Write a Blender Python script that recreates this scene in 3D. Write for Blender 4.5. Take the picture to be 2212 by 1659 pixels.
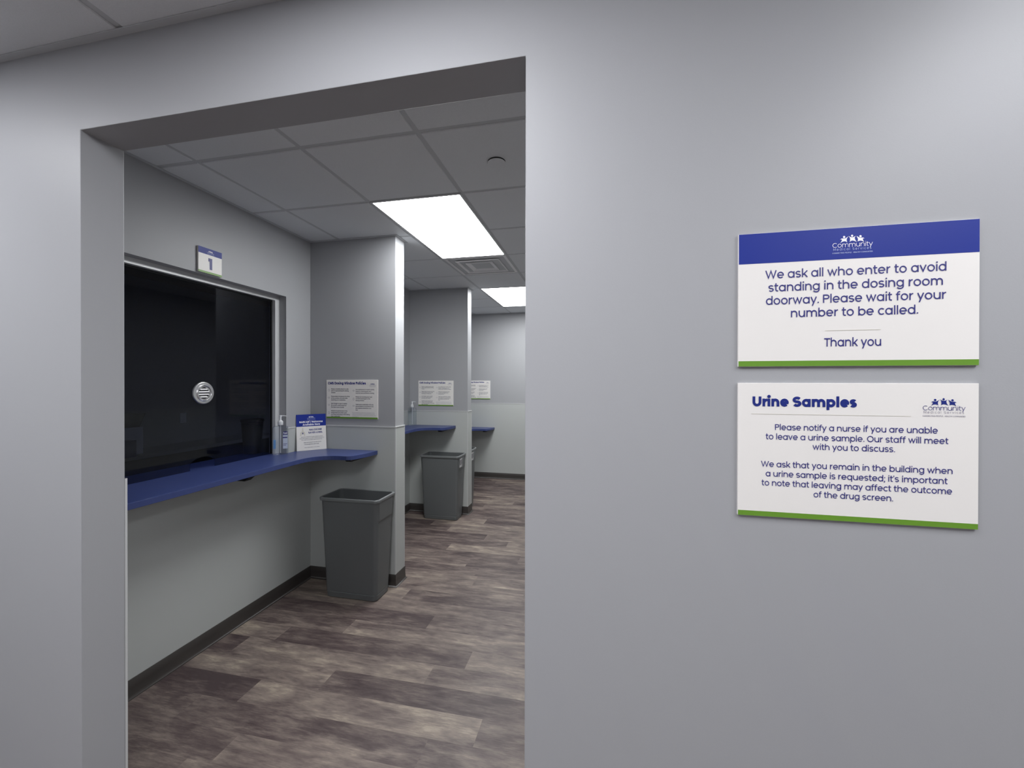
import bpy, bmesh, math, random
from mathutils import Vector, Matrix

# ----------------------------------------------------------------------------
# measured dimensions of the place (metres)
# ----------------------------------------------------------------------------
EYE = 1.5817
D, TH = 1.0155, 0.1258            # near wall face and thickness
XA, XR = -1.6447, -0.1830         # doorway left / right jamb
ZH = 2.3964                       # doorway head
ZN, ZC = 2.6737, 2.7148           # ceilings: near room, dosing room
XB, XP = -2.2953, -1.5457         # window wall, end of the dividers
Y1, T1 = 2.9281, 0.1425
Y2, T2 = 4.7092, 0.1405
Y3 = 6.5824
YF = D + TH
XW = 0.62                         # right wall of the dosing room
TILE = 0.6096
GA, GY = -2.0329, 1.7426          # ceiling grid origin in dosing room
BH = 0.095
CAP = 1.235

sc = bpy.context.scene
col = sc.collection
for o in list(bpy.data.objects):
    bpy.data.objects.remove(o)

# ----------------------------------------------------------------------------
# camera
# ----------------------------------------------------------------------------
def make_camera():
    yw, pt, ro = math.radians(12.0283), math.radians(-0.2167), math.radians(-0.0874)
    f = Vector((-math.sin(yw), math.cos(yw), 0)); r = Vector((math.cos(yw), math.sin(yw), 0)); u = Vector((0, 0, 1))
    f, u = f * math.cos(pt) + u * math.sin(pt), u * math.cos(pt) - f * math.sin(pt)
    r, u = r * math.cos(ro) - u * math.sin(ro), u * math.cos(ro) + r * math.sin(ro)
    cd = bpy.data.cameras.new('camera'); cd.sensor_width = 36.0; cd.lens = 36.0 * 890.446 / 2212.0
    cd.clip_start = 0.02; cd.clip_end = 60
    c = bpy.data.objects.new('camera', cd); col.objects.link(c)
    m = Matrix((r, u, -f)).transposed().to_4x4(); m.translation = Vector((0, 0, EYE))
    c.matrix_world = m
    sc.camera = c
make_camera()

# ----------------------------------------------------------------------------
# world, exposure
# ----------------------------------------------------------------------------
w = bpy.data.worlds.new('world'); sc.world = w; w.use_nodes = True
w.node_tree.nodes['Background'].inputs[0].default_value = (0.5, 0.55, 0.62, 1)
w.node_tree.nodes['Background'].inputs[1].default_value = 0.0
vs = sc.view_settings
vs.view_transform = 'Standard'; vs.look = 'None'; vs.gamma = 1.0; vs.use_curve_mapping = False
vs.exposure = 0.0
LAMP_NEAR, LAMP_DOSING = 15.0, 21.0
LAMP_COL_NEAR, LAMP_COL_DOSING = (0.95, 0.96, 1.0), (0.97, 0.99, 1.0)

# ----------------------------------------------------------------------------
# materials
# ----------------------------------------------------------------------------
def srgb(r, g, b):
    f = lambda c: (c / 255 / 12.92) if c / 255 <= 0.04045 else ((c / 255 + 0.055) / 1.055) ** 2.4
    return (f(r), f(g), f(b), 1)

def mat(name, c, rough=0.5, metal=0.0, spec=0.5, noise=0.0, nscale=60, bump=0.0, bscale=300):
    m = bpy.data.materials.new(name); m.use_nodes = True
    nt = m.node_tree; b = nt.nodes['Principled BSDF']
    b.inputs['Base Color'].default_value = c; b.inputs['Roughness'].default_value = rough
    b.inputs['Metallic'].default_value = metal; b.inputs['Specular IOR Level'].default_value = spec
    if noise or bump:
        tc = nt.nodes.new('ShaderNodeTexCoord')
    if noise:
        n = nt.nodes.new('ShaderNodeTexNoise'); n.inputs['Scale'].default_value = nscale; n.inputs['Detail'].default_value = 4
        nt.links.new(tc.outputs['Object'], n.inputs['Vector'])
        mx = nt.nodes.new('ShaderNodeMix'); mx.data_type = 'RGBA'
        mx.inputs[6].default_value = tuple(v * (1 - noise) for v in c[:3]) + (1,)
        mx.inputs[7].default_value = tuple(min(1, v * (1 + noise)) for v in c[:3]) + (1,)
        nt.links.new(n.outputs['Fac'], mx.inputs[0]); nt.links.new(mx.outputs[2], b.inputs['Base Color'])
    if bump:
        n2 = nt.nodes.new('ShaderNodeTexNoise'); n2.inputs['Scale'].default_value = bscale; n2.inputs['Detail'].default_value = 2
        nt.links.new(tc.outputs['Object'], n2.inputs['Vector'])
        bp = nt.nodes.new('ShaderNodeBump'); bp.inputs['Strength'].default_value = bump; bp.inputs['Distance'].default_value = 0.002
        nt.links.new(n2.outputs['Fac'], bp.inputs['Height']); nt.links.new(bp.outputs['Normal'], b.inputs['Normal'])
    return m

def emit(name, c, s):
    m = bpy.data.materials.new(name); m.use_nodes = True; nt = m.node_tree
    for n in list(nt.nodes): nt.nodes.remove(n)
    e = nt.nodes.new('ShaderNodeEmission'); e.inputs[0].default_value = c + (1,); e.inputs[1].default_value = s
    o = nt.nodes.new('ShaderNodeOutputMaterial'); nt.links.new(e.outputs[0], o.inputs[0])
    return m

def sheet_glass(name, tint):
    m = bpy.data.materials.new(name); m.use_nodes = True; nt = m.node_tree
    for n in list(nt.nodes): nt.nodes.remove(n)
    t = nt.nodes.new('ShaderNodeBsdfTransparent'); t.inputs[0].default_value = tint
    g = nt.nodes.new('ShaderNodeBsdfGlossy'); g.inputs['Roughness'].default_value = 0.0
    # Schlick reflectance, the same from either side of the sheet
    ge = nt.nodes.new('ShaderNodeNewGeometry'); dp = nt.nodes.new('ShaderNodeVectorMath'); dp.operation = 'DOT_PRODUCT'
    nt.links.new(ge.outputs['Normal'], dp.inputs[0]); nt.links.new(ge.outputs['Incoming'], dp.inputs[1])
    def mth(op, a, b, c=None):
        n = nt.nodes.new('ShaderNodeMath'); n.operation = op
        for i, v in enumerate((a, b, c)):
            if v is None: continue
            if isinstance(v, (int, float)): n.inputs[i].default_value = v
            else: nt.links.new(v, n.inputs[i])
        return n
    ab = mth('ABSOLUTE', dp.outputs['Value'], None); om = mth('SUBTRACT', 1.0, ab.outputs[0]); pw = mth('POWER', om.outputs[0], 5.0)
    fr = mth('MULTIPLY_ADD', pw.outputs[0], 0.965, 0.035)
    mx = nt.nodes.new('ShaderNodeMixShader'); o = nt.nodes.new('ShaderNodeOutputMaterial')
    nt.links.new(fr.outputs[0], mx.inputs[0]); nt.links.new(t.outputs[0], mx.inputs[1]); nt.links.new(g.outputs[0], mx.inputs[2])
    nt.links.new(mx.outputs[0], o.inputs[0])
    return m

def floor_material():
    m = bpy.data.materials.new('vinyl_plank'); m.use_nodes = True; nt = m.node_tree; N = nt.nodes; L = nt.links
    b = N['Principled BSDF']
    tc = N.new('ShaderNodeTexCoord')
    at = N.new('ShaderNodeAttribute'); at.attribute_name = 'tone'
    sd = N.new('ShaderNodeAttribute'); sd.attribute_name = 'seed'
    cx = N.new('ShaderNodeCombineXYZ'); L.new(sd.outputs['Fac'], cx.inputs[2])
    ad = N.new('ShaderNodeVectorMath'); ad.operation = 'ADD'
    L.new(tc.outputs['Object'], ad.inputs[0]); L.new(cx.outputs[0], ad.inputs[1])
    def noise(scl, detail, sx, sy, rough=0.6, dist=0.0):
        mp = N.new('ShaderNodeMapping'); mp.inputs['Scale'].default_value = (sx, sy, 1)
        L.new(ad.outputs[0], mp.inputs[0])
        n = N.new('ShaderNodeTexNoise'); n.inputs['Scale'].default_value = scl; n.inputs['Detail'].default_value = detail
        n.inputs['Roughness'].default_value = rough; n.inputs['Distortion'].default_value = dist
        L.new(mp.outputs[0], n.inputs['Vector']); return n.outputs['Fac']
    def math_(op, a, bb, c=None):
        n = N.new('ShaderNodeMath'); n.operation = op
        for i, v in enumerate((a, bb, c)):
            if v is None: continue
            if isinstance(v, (int, float)): n.inputs[i].default_value = v
            else: L.new(v, n.inputs[i])
        return n.outputs[0]
    big = noise(1.0, 3, 3.2, 11, 0.55, 0.6)        # broad stained patches
    mid = noise(1.0, 5, 9, 42, 0.65, 0.4)          # streaks
    fine = noise(1.0, 6, 22, 260, 0.7)             # saw marks and grain
    v = math_('MULTIPLY_ADD', big, 1.5, -0.75)
    v = math_('ADD', v, at.outputs['Fac'])
    v = math_('ADD', v, math_('MULTIPLY_ADD', mid, 1.0, -0.5))
    v = math_('ADD', v, math_('MULTIPLY_ADD', fine, 0.75, -0.375))
    cr = N.new('ShaderNodeValToRGB'); L.new(v, cr.inputs[0])
    e = cr.color_ramp.elements
    e[0].position = 0.0; e[0].color = srgb(66, 54, 55)
    e[1].position = 1.0; e[1].color = srgb(160, 147, 132)
    for p, c in ((0.25, srgb(86, 74, 72)), (0.5, srgb(109, 97, 92)), (0.75, srgb(130, 118, 109))):
        x = e.new(p); x.color = c
    L.new(cr.outputs[0], b.inputs['Base Color'])
    b.inputs['Roughness'].default_value = 0.48; b.inputs['Specular IOR Level'].default_value = 0.45
    bp = N.new('ShaderNodeBump'); bp.inputs['Strength'].default_value = 0.15; bp.inputs['Distance'].default_value = 0.001
    L.new(fine, bp.inputs['Height']); L.new(bp.outputs[0], b.inputs['Normal'])
    return m

M = {}
M['paint'] = mat('wall_paint', srgb(163, 164, 167), 0.45, spec=0.35, bump=0.05, bscale=420)
M['frp'] = mat('wall_panel', srgb(184, 187, 185), 0.42, spec=0.35, bump=0.03, bscale=260)
M['panel_trim'] = mat('panel_trim', srgb(196, 197, 197), 0.35)
M['base'] = mat('vinyl_base', srgb(62, 58, 56), 0.42)
M['tile'] = mat('ceiling_tile', srgb(224, 227, 230), 0.9, spec=0.1, noise=0.05, nscale=240, bump=0.25, bscale=500)
M['grid'] = mat('ceiling_grid', srgb(196, 199, 202), 0.6, spec=0.2)
M['white_metal'] = mat('white_metal', srgb(205, 206, 208), 0.45)
M['vent_metal'] = mat('vent_metal', srgb(232, 232, 234), 0.45)
M['duct'] = mat('dark_recess', srgb(38, 38, 42), 0.7)
M['dark'] = mat('shaded_gap_dark', srgb(20, 20, 22), 0.8)
M['alu'] = mat('satin_aluminium', srgb(206, 207, 208), 0.38, metal=0.15, noise=0.03, nscale=30)
M['steel'] = mat('satin_steel', srgb(225, 225, 226), 0.27, metal=0.9)
M['steel_slat'] = mat('bright_steel', srgb(240, 240, 240), 0.35, metal=0.3)
M['gasket'] = mat('black_gasket', srgb(10, 10, 11), 0.5)
M['glass'] = sheet_glass('tinted_glass', (0.60, 0.62, 0.70, 1))
M['blue_top'] = mat('blue_laminate', srgb(56, 68, 118), 0.34, noise=0.04, nscale=200)
M['black_metal'] = mat('black_metal', srgb(18, 18, 18), 0.5)
M['bin'] = mat('grey_plastic', srgb(98, 101, 102), 0.36, bump=0.05, bscale=700)
M['bin_rim'] = mat('grey_rim_plastic', srgb(112, 115, 116), 0.28)
M['sticker'] = mat('pale_sticker', srgb(205, 205, 207), 0.5)
M['sticker_ink'] = mat('sticker_print', srgb(120, 118, 124), 0.5)
M['board'] = mat('white_sign_board', srgb(233, 230, 226), 0.38, spec=0.4)
M['blue'] = mat('royal_blue_print', srgb(26, 46, 138), 0.45, spec=0.3)
M['green'] = mat('green_print', srgb(103, 148, 48), 0.4)
M['navy'] = mat('navy_print', srgb(46, 46, 120), 0.45)
M['navy_bold'] = mat('dark_navy_print', srgb(24, 40, 122), 0.45)
M['white_print'] = mat('white_print', srgb(240, 240, 246), 0.4)
M['pale_print'] = mat('pale_blue_print', srgb(168, 180, 222), 0.4)
M['grey_print'] = mat('grey_print', srgb(150, 146, 160), 0.45)
M['faint_print'] = mat('faint_grey_print', srgb(214, 210, 200), 0.45)
M['ink'] = mat('ink_print', srgb(58, 56, 84), 0.45)
M['pump'] = mat('white_pump_plastic', srgb(222, 224, 226), 0.35)
M['label_navy'] = mat('label_navy', srgb(44, 42, 112), 0.4)
M['label_pale'] = mat('label_pale_blue', srgb(186, 195, 212), 0.4)
M['label_sky'] = mat('label_sky_blue', srgb(120, 170, 220), 0.4)
M['acrylic_dark'] = mat('dark_easel', srgb(70, 70, 74), 0.4)
M['office_wall'] = mat('office_wall', srgb(150, 152, 154), 0.6, noise=0.03, nscale=3)
M['office_dark'] = mat('office_dark', srgb(30, 30, 32), 0.8)
M['carton'] = mat('white_carton', srgb(232, 233, 238), 0.6)
M['basket'] = mat('dark_basket', srgb(34, 33, 26), 0.7)
M['lamp_near'] = emit('near_diffuser', LAMP_COL_NEAR, LAMP_NEAR)
M['lamp_dosing'] = emit('dosing_diffuser', LAMP_COL_DOSING, LAMP_DOSING)
M['floor'] = floor_material()
def clear_gel():
    m = bpy.data.materials.new('clear_gel'); m.use_nodes = True; nt = m.node_tree; b = nt.nodes['Principled BSDF']
    b.inputs['Base Color'].default_value = (0.95, 0.97, 0.99, 1); b.inputs['Transmission Weight'].default_value = 1.0
    b.inputs['Roughness'].default_value = 0.03; b.inputs['IOR'].default_value = 1.4
    t = nt.nodes.new('ShaderNodeBsdfTransparent'); t.inputs[0].default_value = (0.93, 0.95, 0.97, 1)
    mx = nt.nodes.new('ShaderNodeMixShader'); mx.inputs[0].default_value = 0.28
    nt.links.new(t.outputs[0], mx.inputs[1]); nt.links.new(b.outputs[0], mx.inputs[2])
    nt.links.new(mx.outputs[0], nt.nodes['Material Output'].inputs[0])
    return m
M['gel'] = clear_gel()

# ----------------------------------------------------------------------------
# mesh builder
# ----------------------------------------------------------------------------
class MB:
    def __init__(self): self.v = []; self.f = []; self.mi = []; self.tf = Matrix()
    def add(self, vs_, fs, m=0):
        n = len(self.v)
        self.v += [tuple(self.tf @ Vector(p)) for p in vs_]
        for f in fs: self.f.append(tuple(n + i for i in f)); self.mi.append(m)
    def box(self, x0, x1, y0, y1, z0, z1, m=0):
        v = [(x0, y0, z0), (x1, y0, z0), (x1, y1, z0), (x0, y1, z0), (x0, y0, z1), (x1, y0, z1), (x1, y1, z1), (x0, y1, z1)]
        self.add(v, [(3, 2, 1, 0), (4, 5, 6, 7), (0, 1, 5, 4), (1, 2, 6, 5), (2, 3, 7, 6), (3, 0, 4, 7)], m)
    def loft(self, secs, closed=True, cap0=True, cap1=True, m=0):
        n = len(secs[0]); v = [p for s in secs for p in s]; f = []
        for i in range(len(secs) - 1):
            for j in range(n if closed else n - 1):
                k = (j + 1) % n
                f.append((i * n + j, i * n + k, (i + 1) * n + k, (i + 1) * n + j))
        if cap0: f.append(tuple(range(n - 1, -1, -1)))
        if cap1: f.append(tuple((len(secs) - 1) * n + j for j in range(n)))
        self.add(v, f, m)
    def prism(self, poly, z0, z1, m=0):
        self.loft([[(x, y, z0) for x, y in poly], [(x, y, z1) for x, y in poly]], m=m)
    def lathe(self, prof, n=32, axis='z', c=(0, 0, 0), m=0, cap0=False, cap1=False):
        secs = []
        for r, h in prof:
            s = []
            for i in range(n):
                a = 2 * math.pi * i / n
                if axis == 'z': s.append((c[0] + r * math.cos(a), c[1] + r * math.sin(a), c[2] + h))
                else: s.append((c[0] + r * math.cos(a), c[1] - h, c[2] + r * math.sin(a)))
            secs.append(s)
        self.loft(secs, cap0=cap0, cap1=cap1, m=m)
    def sweep(self, path, prof, m=0, closed_path=False):
        """path: xy points, profile: (offset to the LEFT of travel, z), closed outline"""
        P = [Vector(p) for p in path]; n = len(P); secs = []
        for i in range(n):
            a = (P[i] - P[i - 1]).normalized() if i > 0 else None
            b = (P[i + 1] - P[i]).normalized() if i < n - 1 else None
            na = Vector((-a.y, a.x)) if a else None; nb = Vector((-b.y, b.x)) if b else None
            if a is None: d = nb
            elif b is None: d = na
            else:
                d = (na + nb).normalized(); d = d / max(0.2, d.dot(na))
            secs.append([(P[i].x + d.x * o, P[i].y + d.y * o, z) for o, z in prof])
        self.loft(secs, m=m)
    def build(self, name, mats, parent=None, smooth=False, bevel=0.0, bseg=2, angle=35):
        me = bpy.data.meshes.new(name); me.from_pydata(self.v, [], self.f)
        if not isinstance(mats, (list, tuple)): mats = [mats]
        for m in mats: me.materials.append(m)
        me.polygons.foreach_set('material_index', self.mi)
        bm = bmesh.new(); bm.from_mesh(me)
        if bevel or smooth: bmesh.ops.remove_doubles(bm, verts=bm.verts, dist=1e-6)
        bmesh.ops.recalc_face_normals(bm, faces=bm.faces)
        if bevel:
            es = [e for e in bm.edges if len(e.link_faces) == 2 and e.calc_face_angle(0) > math.radians(angle)]
            bmesh.ops.bevel(bm, geom=es, offset=bevel, segments=bseg, profile=0.6, affect='EDGES', clamp_overlap=True)
        bm.to_mesh(me); bm.free()
        if smooth:
            me.polygons.foreach_set('use_smooth', [True] * len(me.polygons))
            me.set_sharp_from_angle(angle=math.radians(angle))
        me.update()
        o = bpy.data.objects.new(name, me); col.objects.link(o)
        if parent: o.parent = parent
        return o

def rrect(hx, hy, r, z, n=5, cx=0, cy=0):
    pts = []
    for sx, sy, a0 in ((1, 1, 0), (-1, 1, 90), (-1, -1, 180), (1, -1, 270)):
        for i in range(n + 1):
            a = math.radians(a0 + 90 * i / n)
            pts.append((cx + sx * (hx - r) + r * math.cos(a), cy + sy * (hy - r) + r * math.sin(a), z))
    return pts

def struct(o): o['kind'] = 'structure'; return o
def tag(o, label, cat, group=None):
    o['label'] = label; o['category'] = cat
    if group: o['group'] = group
    return o
def thing(name, label, cat, loc, rz=0.0, group=None, rx=0.0):
    o = bpy.data.objects.new(name, None); col.objects.link(o); o.empty_display_size = 0.05
    o.location = loc; o.rotation_euler = (rx, 0, rz)
    return tag(o, label, cat, group)
def dup(root, loc, label, rz=None, group=None):
    r = root.copy(); col.objects.link(r); r.location = loc; r['label'] = label
    if rz is not None: r.rotation_euler = (r.rotation_euler[0], 0, rz)
    if group: r['group'] = group
    for ch in list(root.children):
        c = ch.copy(); col.objects.link(c); c.parent = r
        for g in list(ch.children):
            d = g.copy(); col.objects.link(d); d.parent = c
    return r

# ----------------------------------------------------------------------------
# stroke lettering (a plain round geometric hand)
# ----------------------------------------------------------------------------
def arc(cx, cy, rx, ry, a0, a1, n=None):
    n = n or max(3, int(abs(a1 - a0) / 15))
    return [(cx + rx * math.cos(math.radians(a0 + (a1 - a0) * i / n)), cy + ry * math.sin(math.radians(a0 + (a1 - a0) * i / n))) for i in range(n + 1)]

def glyph(c, w):
    """returns ink width, strokes [(points, closed)], dots [(x, y, r)], (left, right) side bearing"""
    h = w / 2; X, C, A, De = 0.55, 0.70, 0.745, -0.205; S = []; dots = []
    rx, ry, cy = 0.285 - h, 0.283 - h, 0.275
    st, rd, dg = 0.055, 0.035, 0.008
    bowl = lambda cx=0.285: S.append((arc(cx, cy, rx, ry, 0, 345, 23), True))
    stem = lambda x, a, b: S.append(([(x, a), (x, b)], False))
    bar = lambda a, b, y: S.append(([(a, y), (b, y)], False))
    line = lambda *p: S.append((list(p), False))
    def arch(x0, x1):
        a = 0.235 - h * 0.5; r = (x1 - x0) / 2 - h
        S.append((arc((x0 + x1) / 2, X + 0.01 - h - a, r, a, 180, 0) + [(x1 - h, 0)], False))
    sb = (st, st); W = 0.57
    if c == 'a': bowl(); stem(W - h, 0, X); sb = (rd, st)
    elif c == 'b': stem(h, 0, A); bowl(); sb = (st, rd)
    elif c == 'c': W = 0.5; S.append((arc(0.285, cy, rx, ry, 46, 314), False)); sb = (rd, 0.02)
    elif c == 'd': bowl(); stem(W - h, 0, A); sb = (rd, st)
    elif c == 'e': S.append(([(0.285 - rx, cy - 0.01), (0.285 + rx - 0.004, cy - 0.01)] + arc(0.285, cy, rx, ry, 0, 318), False)); sb = (rd, rd)
    elif c == 'f':
        W = 0.33; S.append(([(0.13, 0), (0.13, A - h - 0.12)] + arc(0.25, A - h - 0.12, 0.12, 0.12, 180, 90) + [(0.33, A - h)], False)); bar(0, 0.32, X - h); sb = (0.02, 0.01)
    elif c == 'g':
        bowl(); S.append(([(W - h, X), (W - h, 0.02)] + arc(0.285, 0.02, rx, 0.225 - h, 0, -155), False)); sb = (rd, st)
    elif c == 'h': W = 0.53; stem(h, 0, A); arch(0, W)
    elif c == 'i': W = w; stem(h, 0, X); dots.append((h, 0.70, w * 0.66))
    elif c == 'j': W = w; stem(h, De, X); dots.append((h, 0.70, w * 0.66))
    elif c == 'k': W = 0.47; stem(h, 0, A); line((0.44, X), (h + 0.05, 0.22)); line((0.17, 0.31), (0.44, 0.0)); sb = (st, dg)
    elif c == 'l': W = w; stem(h, 0, A)
    elif c == 'm': W = 0.87; stem(h, 0, X); m = (W + w) / 2; arch(0, m); arch(m - w, W)
    elif c == 'n': W = 0.53; stem(h, 0, X); arch(0, W)
    elif c == 'o': bowl(); sb = (rd, rd)
    elif c == 'p': stem(h, De, X); bowl(); sb = (st, rd)
    elif c == 'q': bowl(); stem(W - h, De, X); sb = (rd, st)
    elif c == 'r': W = 0.32; stem(h, 0, X); S.append((arc(h + 0.25, X - h - 0.22, 0.25, 0.23, 180, 92), False)); sb = (st, 0.0)
    elif c in 'sS':
        H, W = (X, 0.45) if c == 's' else (C, 0.58)
        q = (H + 0.016 - 2 * h) / 4; r = W / 2 - h
        S.append((arc(W / 2, H + 0.008 - h - q, r, q, 28, 270, 14)[:-1] + arc(W / 2, -0.008 + h + q, r, q, 90, -152, 14), False)); sb = (0.03, 0.03)
    elif c == 't': W = 0.33; S.append(([(0.13, 0.70), (0.13, h + 0.11)] + arc(0.24, h + 0.11, 0.11, 0.11, 180, 270) + [(0.32, h)], False)); bar(0, 0.32, X - h); sb = (0.02, 0.02)
    elif c == 'u':
        W = 0.53; a = 0.235 - h * 0.5; S.append(([(h, X)] + arc(W / 2, -0.01 + h + a, W / 2 - h, a, 180, 360) + [(W - h, X)], False)); stem(W - h, 0, X)
    elif c == 'v': W = 0.54; line((h, X), (W / 2, h * 0.9), (W - h, X)); sb = (dg, dg)
    elif c == 'w': W = 0.82; line((h, X), (0.24, h), (0.41, X - h), (0.58, h), (W - h, X)); sb = (dg, dg)
    elif c == 'x': W = 0.5; line((h, X), (W - h, 0)); line((W - h, X), (h, 0)); sb = (dg, dg)
    elif c == 'y': W = 0.54; line((h, X), (0.28, 0.03)); line((W - h, X), (0.16, De)); sb = (dg, dg)
    elif c == 'z': W = 0.45; line((0, X - h), (W - h, X - h), (h, h), (W, h))
    elif c == 'A': W = 0.70; line((h, 0), (W / 2, C - h), (W - h, 0)); bar(0.15, W - 0.15, 0.2); sb = (dg, dg)
    elif c == 'B':
        W = 0.54; q = (C - 2 * h) / 4
        S.append(([(h, h), (h, C - h), (0.3, C - h)] + arc(0.3, C - h - q, 0.22 - h, q, 90, -90)[1:] + [(h, C / 2)], False))
        S.append(([(0.28, C / 2)] + arc(0.31, h + q, 0.23 - h, q, 90, -90) + [(0, h)], False)); sb = (st, rd)
    elif c == 'C': W = 0.66; S.append((arc(0.36, 0.35, 0.36 - h, 0.36 - h, 45, 315), False)); sb = (rd, 0.03)
    elif c == 'D': W = 0.64; S.append(([(h, h), (h, C - h), (0.3, C - h)] + arc(0.3, 0.35, 0.34 - h, 0.35 - h, 90, -90)[1:], True)); sb = (st, rd)
    elif c == 'E': W = 0.48; stem(h, 0, C); bar(0, W, C - h); bar(0, W - 0.04, C / 2); bar(0, W, h)
    elif c == 'F': W = 0.46; stem(h, 0, C); bar(0, W, C - h); bar(0, W - 0.04, C / 2)
    elif c == 'G': W = 0.7; S.append((arc(0.36, 0.35, 0.36 - h, 0.36 - h, 45, 340) + [(0.7 - h, 0.33)], False)); bar(0.38, 0.7, 0.33); sb = (rd, rd)
    elif c == 'H': W = 0.6; stem(h, 0, C); stem(W - h, 0, C); bar(0, W, C / 2)
    elif c == 'I': W = w; stem(h, 0, C)
    elif c == 'L': W = 0.42; stem(h, 0, C); bar(0, W, h); sb = (st, 0.01)
    elif c == 'M': W = 0.76; line((h, 0), (h, C), ); line((h * 1.2, C - h), (W / 2, 0.16), (W - h * 1.2, C - h)); stem(W - h, 0, C)
    elif c == 'N': W = 0.62; stem(h, 0, C); line((h, C - h * 0.5), (W - h, h * 0.5)); stem(W - h, 0, C)
    elif c == 'O': W = 0.74; S.append((arc(0.37, 0.35, 0.37 - h, 0.36 - h, 0, 345, 23), True)); sb = (rd, rd)
    elif c in 'PR':
        W = 0.53; q = 0.2 - h
        S.append(([(h, 0), (h, C - h), (0.3, C - h)] + arc(0.3, C - 0.2, 0.23 - h, q, 90, -90)[1:] + [(h, C - 0.4 + h)], False))
        if c == 'R': W = 0.55; line((0.25, C - 0.4 + h), (0.5, 0))
        sb = (st, 0.02)
    elif c == 'T': W = 0.54; stem(W / 2, 0, C); bar(0, W, C - h); sb = (0.02, 0.0)
    elif c == 'U': W = 0.6; S.append(([(h, C)] + arc(W / 2, 0.29, W / 2 - h, 0.3 - h, 180, 360) + [(W - h, C)], False))
    elif c == 'V': W = 0.68; line((h, C), (W / 2, h), (W - h, C)); sb = (dg, dg)
    elif c == 'W': W = 0.98; line((h, C), (0.28, h), (0.49, C - h), (0.70, h), (W - h, C)); sb = (dg, dg)
    elif c == 'X': W = 0.62; line((h, C), (W - h, 0)); line((W - h, C), (h, 0)); sb = (dg, dg)
    elif c == 'Y': W = 0.62; line((h, C), (W / 2, 0.32), (W - h, C)); stem(W / 2, 0, 0.34); sb = (dg, dg)
    elif c == '1': W = 0.30; line((0, C - h), (W - h, C - h), (W - h, 0))
    elif c == '.': W = w * 1.25; dots.append((W / 2, W / 2, W / 2)); sb = (0.03, 0.03)
    elif c == ',': W = w * 1.2; line((W * 0.62, 0.07), (W * 0.25, -0.12)); sb = (0.03, 0.03)
    elif c == ';': W = w * 1.25; line((W * 0.62, 0.07), (W * 0.25, -0.12)); dots.append((W / 2, 0.44, W / 2)); sb = (0.04, 0.04)
    elif c == "'": W = w * 1.2; line((W * 0.62, 0.72), (W * 0.3, 0.54)); sb = (0.02, 0.02)
    elif c == '(': W = 0.2; S.append((arc(0.3, 0.3, 0.25, 0.5, 140, 220), False))
    elif c == ')': W = 0.2; S.append((arc(-0.1, 0.3, 0.25, 0.5, -40, 40), False))
    elif c == '/': W = 0.34; line((0.04, -0.06), (0.3, 0.74)); sb = (0.01, 0.01)
    elif c == '-': W = 0.3; bar(0, 0.3, 0.26)
    elif c == '*': W = 0.12; S.append((arc(0.06, 0.68, 0.04, 0.04, 0, 300, 6), True)); sb = (0.01, 0.01)
    elif c == ' ': W = 0.26; sb = (0, 0)
    else: W = 0.4
    return W, S, dots, sb

def ribbon(pts, w, closed):
    P = [Vector(p) for p in pts]; n = len(P); L = []; R = []
    for i in range(n):
        a = P[i] - P[i - 1] if (i > 0 or closed) else None
        b = P[(i + 1) % n] - P[i] if (i < n - 1 or closed) else None
        if a is not None and a.length < 1e-7: a = None
        if b is not None and b.length < 1e-7: b = None
        na = Vector((-a.y, a.x)).normalized() if a is not None else None
        nb = Vector((-b.y, b.x)).normalized() if b is not None else None
        if na is None: d = nb
        elif nb is None: d = na
        else:
            d = na + nb
            d = d.normalized() if d.length > 1e-6 else na
            d = d / max(0.42, d.dot(na))
        L.append(P[i] + d * w / 2); R.append(P[i] - d * w / 2)
    quads = []
    for i in range(n if closed else n - 1):
        j = (i + 1) % n
        quads.append((R[i], R[j], L[j], L[i]))
    return quads

def text_width(s, w, track=0.0):
    x = 0
    for c in s:
        W, _, _, sb = glyph(c, w); x += sb[0] + W + sb[1] + track
    return x

def text(mb, s, x0, x1, z, size, w=0.1, y=0.0, m=0, track=0.0):
    """lettering from x0 to x1 on baseline z, facing -y; size = em height"""
    if x1 is None: k = size; x1 = x0 + text_width(s, w, track) * size
    k = (x1 - x0) / text_width(s, w, track)
    x = 0.0
    for c in s:
        W, S, dots, sb = glyph(c, w); x += sb[0]
        for si, (pts, cl) in enumerate(S):      # ink laid stroke on stroke, a hair apart
            for qi, q in enumerate(ribbon(pts, w, cl)):
                mb.add([(x0 + (x + p.x) * k, y - si * 1.2e-4 - qi * 4e-6, z + p.y * size) for p in q], [(0, 1, 2, 3)], m)
        for dx, dy, r in dots:
            mb.add([(x0 + (x + dx + r * math.cos(t * math.pi / 5)) * k, y - 4e-4, z + (dy + r * math.sin(t * math.pi / 5)) * size) for t in range(10)], [tuple(range(10))], m)
        x += W + sb[1] + track
def rect(mb, x0, x1, z0, z1, y, m=0):
    mb.add([(x0, y, z0), (x1, y, z0), (x1, y, z1), (x0, y, z1)], [(0, 1, 2, 3)], m)

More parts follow.
